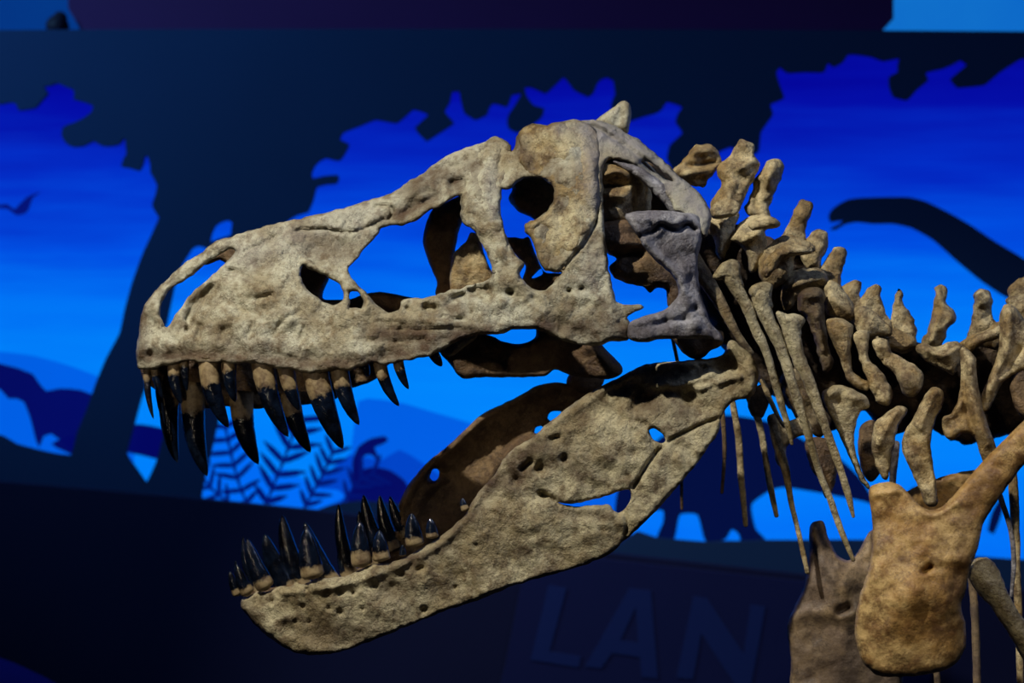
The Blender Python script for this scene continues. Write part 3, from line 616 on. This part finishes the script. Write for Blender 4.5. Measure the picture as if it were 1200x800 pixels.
jaw = bone('lower_jaw', skel, jaw_out, JD, M_JW, T=7, Tb=10, k=1.5, sp=2.7, seed=23, pits=170, rough=1.5,
    holes=['654,589 672,590 692,586 710,581 724,576 737,573 740,579 736,590 727,600 720,599 715,592 703,591 692,592 675,593', '761,504 768,502 777,509 779,516 773,519 764,513'],
    strokes=[('845,489 825,496 800,508 780,518', 2, -6), ('778,520 762,540 748,562 741,572', 2.4, -7), ('633,578 645,583 656,590', 3, -6), ('718,592 732,602 735,618 729,638', 2, -4), ('810,465', 7, -14), ('632,549', 6, -10), ('661,537', 5, -8), ('646,514 655,512', 3, -5), ('612,549 622,541', 3.5, -8), ('605,563', 6, -6), ('637,580', 4, -7),
        ('700,456 760,432 830,424', 7, 4), ('650,495 700,465', 6, 3), ('835,438 800,450 770,452', 5, 4), ('820,455 868,440', 4, 4), ('760,470 790,462 820,475', 12, -4), ('750,455 742,480', 5, -4), ('680,500 720,540', 22, 3), ('855,405 875,425 880,455', 6, 4), ('848,416 862,432', 7, -6), ('730,490 760,500 768,530', 4, -3),
        ('360,690', 3.6, -5), ('384,694', 3.4, -5), ('399,693', 3.4, -5), ('414,694', 3.2, -5), ('355,710', 3, -4), ('385,712', 3, -4), ('398,716', 3, -4), ('425,713', 3, -4), ('440,686', 3, -4), ('363,729', 3.4, -4), ('490,667 495,665', 3, -5), ('534,688', 3, -5), ('498,714', 4, -5), ('320,704', 3, -4), ('346,728', 3, -3), ('460,690', 10, -3),
        ('380,745 410,752', 14, -2.5), ('296,715 330,745 370,760', 9, 3), ('560,600 640,610 710,610', 16, 3), ('560,585 520,635 470,662 400,685 330,695', 4, 3), ('655,600 705,606', 8, -3)],
    stains=[('370,740 420,745', 22, .6), ('285,700 300,735', 10, .6), ('570,565 610,560', 18, .75), ('650,485 690,470', 14, .3), ('760,470 800,480', 20, .5), ('650,530 680,545', 20, .5), ('450,690 470,700', 16, .5), ('600,540 635,520', 10, .6), ('460,665 520,640 560,595', 8, .6), ('660,600 710,604', 9, .5)])
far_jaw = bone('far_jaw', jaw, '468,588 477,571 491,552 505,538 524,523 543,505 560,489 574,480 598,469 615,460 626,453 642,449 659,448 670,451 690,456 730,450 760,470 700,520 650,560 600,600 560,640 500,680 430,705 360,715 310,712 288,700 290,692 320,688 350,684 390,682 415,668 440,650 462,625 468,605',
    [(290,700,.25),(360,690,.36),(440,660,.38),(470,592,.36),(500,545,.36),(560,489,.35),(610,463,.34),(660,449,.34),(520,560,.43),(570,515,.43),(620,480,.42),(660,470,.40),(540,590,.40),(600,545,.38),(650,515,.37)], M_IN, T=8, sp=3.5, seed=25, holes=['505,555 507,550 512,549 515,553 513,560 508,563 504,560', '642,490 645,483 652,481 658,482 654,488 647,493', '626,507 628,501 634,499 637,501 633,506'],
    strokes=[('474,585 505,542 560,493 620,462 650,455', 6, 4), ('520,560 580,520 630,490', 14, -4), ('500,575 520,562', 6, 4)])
near_lo = [(280,697,13,269,669,.36,-.05),(292,696,17,278,662,.34,-.08),(314,690,23,290,631,.30,-.10),(368,678,28,359,618,.34,-.05),(425,664,25,422,611,.42,-.06),(448,657,21,445,621,.40,-.05),(472,651,8,472,638,.2,0),(487,640,22,483,601,.36,-.05),(507,630,15,505,607,.36,-.03),(546,597,10,542,583,.5,-.1)]
for q, (bx, by, wd, tx, ty, cr_, bd_) in enumerate(near_lo):
    Y_ = float(JF(np.array([(bx, by+4)]))[0]); tooth(jaw, bx, by+1, wd, tx, ty, Y_-.006, cr_, bd_, M_TO, q+60, sunk=False)
far_lo = [(284,690,9,276,656),(298,690,13,285,628),(337,690,27,310,625),(352,684,26,331,603),(386,680,25,357,611),(406,672,15,400,633),(410,668,18,397,590),(434,658,17,421,598),(445,645,20,426,579),(460,638,18,445,580),(474,624,15,457,581)]
for q, (bx, by, wd, tx, ty) in enumerate(far_lo):
    tooth(jaw, bx, by, wd, tx, ty, .37 if bx > 300 else .27, .15, -.09, M_TO, q+90)

# ------------------------------------------------------------------ neck vertebrae
def vertebra(name, body, Yb, spine=None, Ys=.26, extra=(), mat=M_NK, seed=0, T=18, bs=(), ss=(), rough=2.0, stain=0.0):
    v = bone(name, skel, body, Yb, mat, T=T, k=1, sp=3, seed=seed, strokes=bs, rough=rough, base_stain=stain)
    if spine: bone('neural_spine', v, spine, Ys, mat, T=16, k=1, sp=3, seed=seed+1, strokes=ss, rough=rough*1.2)
    for q, (nm, o_, Y_) in enumerate(extra): bone(nm, v, o_, Y_, mat, T=16, k=1, sp=3, seed=seed+2+q, rough=rough)
    return v
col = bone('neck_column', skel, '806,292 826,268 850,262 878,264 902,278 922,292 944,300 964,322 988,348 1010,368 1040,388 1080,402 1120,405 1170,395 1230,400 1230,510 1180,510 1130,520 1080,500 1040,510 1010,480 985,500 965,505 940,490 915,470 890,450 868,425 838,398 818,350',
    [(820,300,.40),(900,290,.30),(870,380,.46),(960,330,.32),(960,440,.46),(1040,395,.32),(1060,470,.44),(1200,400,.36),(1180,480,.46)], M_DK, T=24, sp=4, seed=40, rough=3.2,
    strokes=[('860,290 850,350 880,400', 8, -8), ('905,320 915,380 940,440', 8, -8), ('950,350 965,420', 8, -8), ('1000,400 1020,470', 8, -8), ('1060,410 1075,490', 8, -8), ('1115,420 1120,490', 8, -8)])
tag(col, 'row of neck bone bodies behind the ribs, brown darkened with painted shade')
vertebra('vertebra', '834,252 848,246 866,250 862,265 857,282 850,300 846,306 840,298 836,282 830,262', .22, '842,194 855,181 867,164 876,166 884,170 884,182 890,189 889,200 880,217 872,232 866,245 850,254 836,250 832,238 845,217 840,203', .26,
    [('articular_facet', '832,246 840,236 852,233 864,236 868,243 862,252 848,256 836,256', .17)], seed=41, bs=[('842,260 846,300', 5, 4)], ss=[('850,188 865,182', 8, -5), ('868,196 884,188', 5, 5), ('860,215 850,240', 6, 4)])
bone('vertebra', skel, '788,202 798,190 805,182 810,174 816,169 824,170 832,169 838,172 841,177 845,189 837,201 830,212 824,220 812,218 800,212', .28, M_NK, T=16, sp=2.6, seed=45, rough=2.6, strokes=[('812,178 835,176', 5, 5), ('805,195 838,190', 3, -5), ('800,205 825,200', 4, 4)])
vertebra('vertebra', '857,280 862,268 872,257 892,250 905,254 914,260 912,266 897,271 899,285 892,305 886,318 878,318 876,300 868,288', .2, '884,212 892,200 899,189 907,186 914,187 918,191 917,205 911,218 906,232 901,242 902,254 885,256 872,246 878,232', .27,
    [('zygapophysis', '876,262 886,256 896,252 908,256 915,262 910,267 895,268 882,270', .14)], seed=47, bs=[('865,285 885,275', 6, 6)], ss=[('905,192 900,215', 6, 5), ('890,215 885,240', 5, -5)])
vertebra('vertebra', '888,312 893,298 900,288 912,278 926,274 940,280 953,286 955,294 945,297 933,299 930,312 926,326 915,334 900,338 890,324', .18, '914,284 921,268 928,254 935,238 939,233 947,236 953,241 951,250 946,262 944,276 946,290 930,296', .26,
    [('zygapophysis', '892,318 900,300 918,288 938,288 953,291 952,297 935,299 918,304 908,316 898,326', .12)], seed=51, bs=[('900,305 940,292', 5, 5)])
vertebra('vertebra', '918,332 930,318 945,314 960,314 970,322 971,333 962,338 948,337 938,346 930,358 920,363 915,348', .18, '938,290 948,276 959,268 966,269 971,276 969,292 963,306 962,322 948,318 940,306', .26, seed=54, bs=[('925,335 965,326', 5, 5)], stain=.3)
vertebra('vertebra', '934,352 940,340 948,336 960,337 967,345 966,362 969,390 972,410 977,426 968,437 962,428 958,412 951,388 944,372 936,364', .12, '958,322 967,304 976,292 985,289 992,293 992,301 988,314 986,330 990,350 972,350 960,338', .25, seed=57, bs=[('945,345 960,345', 6, 5), ('958,370 964,410', 4, 5)], stain=.7)
vertebra('vertebra', '966,342 972,328 984,334 994,348 1002,360 1001,373 990,376 978,372 968,366', .15, '982,340 992,332 1002,328 1009,330 1009,338 1007,346 1014,358 1008,376 992,370 984,354', .25,
    [('transverse_process', '968,376 980,372 993,376 1000,382 998,400 997,420 1000,436 1012,444 1021,450 1016,458 1003,454 993,446 986,424 976,402', .08)], seed=60, bs=[('975,350 998,366', 6, 4)], rough=1.4)
vertebra('vertebra', '1000,364 1012,358 1026,366 1038,378 1046,386 1044,393 1026,394 1012,398 1004,386', .14, '1004,356 1012,346 1020,335 1029,333 1033,338 1032,347 1038,365 1047,386 1038,402 1014,396 1004,376', .24,
    [('transverse_process', '1000,392 1008,386 1018,388 1018,404 1018,420 1030,432 1038,442 1046,462 1043,474 1032,473 1022,460 1012,434 1006,415', .07)], seed=63)
vertebra('vertebra', '1030,392 1046,384 1062,390 1074,398 1070,408 1050,412 1034,404', .2, '1045,364 1051,341 1053,337 1057,338 1058,352 1066,366 1071,373 1074,391 1072,408 1056,414 1044,404', .25,
    [('transverse_process', '1021,400 1030,396 1040,398 1045,411 1059,420 1076,431 1083,444 1079,456 1070,465 1058,461 1050,441 1032,422', .07)], seed=66)
vertebra('vertebra', '1072,408 1082,401 1092,406 1102,405 1112,400 1122,401 1131,405 1131,414 1125,425 1117,440 1106,434 1094,428 1084,422', .13, '1080,405 1086,388 1091,370 1096,346 1095,337 1100,334 1108,336 1110,341 1109,353 1115,362 1121,370 1120,377 1112,384 1106,400 1098,410', .24, seed=69, bs=[('1085,410 1105,416 1125,406', 4, 5)], ss=[('1098,345 1104,352 1100,375 1092,398', 4, 4), ('1098,362 1106,365', 4, -5), ('1118,372 1108,385', 5, 4)])
vertebra('vertebra', '1124,404 1138,392 1156,386 1172,376 1180,380 1178,398 1168,410 1150,406 1138,410', .16, '1128,404 1136,385 1141,355 1142,343 1150,338 1158,340 1164,350 1162,364 1164,374 1174,382 1150,398 1138,406', .24,
    [('transverse_process', '1130,402 1145,392 1165,384 1178,378 1180,390 1168,396 1150,404 1136,412', .06)], seed=72, ss=[('1148,345 1150,365', 5, 4), ('1150,362', 4, -5), ('1162,350', 4, 3)])
vertebra('vertebra', '1178,352 1192,345 1215,345 1240,355 1240,400 1215,402 1196,378', .2, '1181,340 1186,332 1194,326 1204,325 1210,335 1208,350 1192,358 1184,355', .24, seed=75)
vertebra('vertebra', '1206,380 1230,366 1262,370 1270,430 1240,470 1206,450', .3, '1226,372 1230,335 1240,318 1252,322 1254,350 1262,372', .26, seed=78)
# lower processes and rib heads hanging below the neck
bone('vertebra_process', skel, '900,488 911,484 918,494 928,492 941,487 951,500 953,511 940,510 930,514 922,526 920,545 911,544 905,516', .24, M_NK, T=10, sp=3, seed=80, rough=1.6)
bone('vertebra_process', skel, '944,516 960,512 978,518 982,540 978,568 968,584 960,562 950,548', .24, M_IN, T=10, sp=3, seed=81)
bone('vertebra_process', skel, '880,455 905,450 902,470 892,490 880,486 876,470', .3, M_IN, T=9, sp=3, seed=82)
bone('vertebra_process', skel, '915,440 948,430 960,470 975,490 962,512 945,500 930,485', .28, M_NK, T=12, sp=3, seed=83, rough=2, base_stain=.5)
bone('vertebra_process', skel, '1008,500 1024,492 1034,520 1032,552 1020,565 1008,545', .3, M_IN, T=10, sp=3, seed=84)

# ------------------------------------------------------------------ neck ribs
def nrib(pts, mat=M_NL, seed=0, flat=.8, stain=0.0): return rod('neck_rib', skel, pts, mat, seed, 12, 4, flat, 1.0, stain)
def head(r, o_, Y, seed): return bone('rib_head', r, o_, Y, M_NL, T=10, sp=2.6, seed=seed, rough=1.4)
nrib([(814,300,.10,7),(826,325,.09,9),(848,362,.08,7),(863,390,.08,5),(880,414,.09,4)], M_NK, 1, stain=.4)
r = nrib([(851,318,.0,9),(858,330,.0,8),(873,354,.0,7),(886,386,.0,6),(899,415,.0,5),(907,443,.01,4.5),(916,475,.02,4),(923,498,.03,3.5),(928,520,.04,2)], M_NL, 2)
head(r, '835,325 840,315 847,308 855,304 862,304 867,310 868,322 872,338 862,336 854,328 844,328', 0, 91)
r = nrib([(890,346,.0,10),(897,368,.0,9),(908,390,.0,8),(917,413,.0,6.5),(927,445,.0,6),(938,480,.01,5.5),(951,522,.03,4.5),(960,553,.05,4),(974,588,.06,4),(986,622,.06,3.5),(1000,656,.06,2.5)], M_NL, 3)
head(r, '877,342 881,335 890,331 898,330 905,334 904,346 906,360 898,366 888,358 882,350', 0, 92)
r = nrib([(926,378,.0,11),(930,400,.0,9.5),(938,424,.0,8),(948,447,.0,7),(960,480,.0,6),(972,514,.0,5),(985,550,.0,4.5),(994,580,.0,4),(1000,605,.0,2)], M_NL, 4)
head(r, '909,367 914,364 922,368 930,367 940,370 944,375 940,383 938,395 932,404 924,400 918,388', 0, 93)
bone('neck_rib', skel, '962,461 970,454 977,451 988,452 997,455 1008,460 1017,467 1019,476 1008,483 1003,497 1001,515 1004,535 1012,556 1020,571 1015,572 1004,555 996,537 986,514 978,498 968,478', .06, M_NL, T=9, sp=2.8, seed=95, strokes=[('985,465', 8, -4), ('972,460 1010,468', 5, 3)], rough=1.6)
tag(skel.children[-1], 'pale grey rib with a broad pitted head')
nrib([(893,446,.16,3),(905,474,.16,3),(912,488,.16,2.5),(919,500,.16,2)], M_NK, 5)
nrib([(788,396,.35,2.5),(795,430,.4,2.5),(798,520,.45,2.5),(799,596,.45,2)], M_IN, 6)
nrib([(846,470,.34,3),(849,531,.35,2.8),(846,577,.35,2)], M_IN, 7)
nrib([(857,465,.3,4),(865,509,.3,4.5),(869,564,.3,4.2),(874,615,.3,3)], M_NK, 8)
nrib([(876,462,.3,4),(890,497,.3,4.5),(897,537,.3,4),(904,577,.3,4),(910,604,.3,3)], M_NK, 9)
nrib([(904,490,.22,6),(911,520,.22,6.5),(921,553,.22,5),(927,588,.22,3.6),(935,621,.22,3.2),(946,670,.22,3)], M_NK, 10)
# ------------------------------------------------------------------ trunk ribs and shoulder
bone('rib', skel, '1090,455 1097,453 1103,456 1106,463 1105,475 1097,490 1092,507 1091,527 1095,552 1098,592 1086,592 1077,572 1066,548 1057,526 1060,505 1070,490 1081,468', .02, M_NK, T=14, sp=2.8, seed=101, strokes=[('1070,510 1085,560', 8, -4), ('1097,458 1078,500', 5, 4)], rough=1.2)
bone('rib', skel, '1047,477 1055,475 1063,480 1058,490 1052,501 1048,520 1046,530 1043,548 1040,562 1034,560 1025,541 1021,518 1025,497 1036,485', .05, M_NK, T=12, sp=2.8, seed=102, rough=2, strokes=[('1050,482 1030,520', 5, 4)])
rod('rib', skel, [(1050,520,.16,5),(1047,545,.16,5),(1046,568,.16,4)], M_GR, 103)
rb = bone('rib', skel, '1125,410 1129,406 1135,410 1143,419 1145,440 1150,470 1157,495 1166,520 1172,545 1160,560 1150,536 1140,510 1128,508 1118,515 1108,512 1104,497 1106,488 1114,485 1122,470 1126,440', -.02, M_NK, T=12, sp=2.8, seed=104, rough=1.1, strokes=[('1127,420 1130,470 1145,520', 3, -4), ('1137,425 1142,470 1158,520', 5, 4), ('1112,500 1130,480', 6, -4)])
bone('rib', skel, '1172,368 1176,358 1183,356 1191,361 1200,374 1222,400 1250,430 1250,462 1215,440 1200,434 1186,440 1174,450 1166,466 1158,481 1150,484 1149,466 1158,444 1166,424 1171,400', .0, M_NK, T=12, sp=2.8, seed=105, rough=1.1, strokes=[('1182,365 1180,410 1160,455', 5, 4), ('1195,410 1170,440', 4, -4)])
bone('rib', skel, '1184,450 1200,428 1220,420 1230,460 1220,500 1200,490 1190,478', .12, M_IN, T=12, sp=3, seed=106)
bone('inner_shoulder_bone', skel, '1050,585 1066,574 1084,566 1105,558 1130,552 1150,552 1140,575 1122,592 1100,606 1070,604', .2, M_CO, T=9, sp=3, seed=107)
co = bone('coracoid', skel, '1018,574 1024,568 1034,565 1046,565 1057,570 1067,580 1077,591 1090,597 1102,594 1117,581 1132,563 1152,540 1172,520 1192,500 1215,480 1250,450 1290,415 1320,400 1330,430 1290,470 1240,515 1200,545 1190,557 1172,582 1159,602 1152,614 1147,637 1142,654 1137,664 1134,679 1131,695 1127,705 1127,717 1131,728 1132,740 1131,759 1120,777 1104,786 1086,790 1070,792 1050,793 1037,793 1026,790 1018,783 1010,774 1006,763 1002,745 1003,723 1007,701 1013,682 1019,663 1022,635 1022,607 1019,588',
    [(1020,580,-.10),(1080,600,-.12),(1070,700,-.16),(1070,790,-.12),(1005,740,-.08),(1130,740,-.1),(1200,520,-.14),(1320,410,-.05)], M_CO, T=16, k=.9, sp=3, seed=110, rough=.9,
    strokes=[('1083,669 1090,664', 3, -12), ('1020,580 1060,575 1092,603 1120,590', 5, 3), ('1125,668 1118,690', 6, -2), ('1100,655 1130,655', 8, 1.5), ('1060,700 1040,740', 22, 4), ('1040,620 1060,650', 20, -3), ('1105,700 1110,750', 18, 3), ('1095,750', 12, -1)],
    stains=[('1160,560 1130,610 1128,700', 12, .5), ('1022,610 1024,640', 10, .6), ('1110,690', 14, .4), ('1058,655', 7, .6), ('1100,740', 12, .5)])
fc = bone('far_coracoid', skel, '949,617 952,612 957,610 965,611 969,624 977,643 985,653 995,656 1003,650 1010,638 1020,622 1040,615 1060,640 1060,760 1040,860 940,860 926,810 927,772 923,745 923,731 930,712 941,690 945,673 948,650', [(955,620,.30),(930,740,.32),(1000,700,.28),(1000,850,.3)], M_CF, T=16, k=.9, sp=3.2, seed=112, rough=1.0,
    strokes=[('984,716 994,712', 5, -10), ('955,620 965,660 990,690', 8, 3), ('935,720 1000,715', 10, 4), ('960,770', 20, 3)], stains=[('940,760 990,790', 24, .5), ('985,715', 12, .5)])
rod('humerus', skel, [(1150,668,-.02,17),(1158,682,-.02,17),(1172,705,-.02,13),(1188,730,-.02,12),(1205,755,-.01,14),(1240,810,.02,18),(1262,850,.04,20)], M_NL, 113, ring=18)
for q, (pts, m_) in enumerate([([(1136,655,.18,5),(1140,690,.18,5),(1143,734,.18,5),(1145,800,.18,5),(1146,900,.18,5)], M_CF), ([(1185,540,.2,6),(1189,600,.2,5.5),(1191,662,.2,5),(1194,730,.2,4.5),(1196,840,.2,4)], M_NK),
        ([(1165,565,.1,4),(1175,590,.1,3.5),(1184,620,.1,3.2),(1188,655,.1,3),(1185,698,.1,2)], M_GR), ([(1096,770,.1,4),(1099,800,.1,4),(1101,850,.1,4)], M_CF), ([(1215,480,.15,8),(1228,560,.15,7),(1236,660,.15,6),(1240,800,.15,5)], M_NK)]):
    rod('rib', skel, pts, m_, 120+q)
# steel mount, beyond the right edge of the photograph
post = rod('mount_post', skel, [(1290,1340,.3,11),(1290,1000,.3,11),(1290,440,.3,11)], M_STEEL, 130, ring=16, step=30, rough=0)
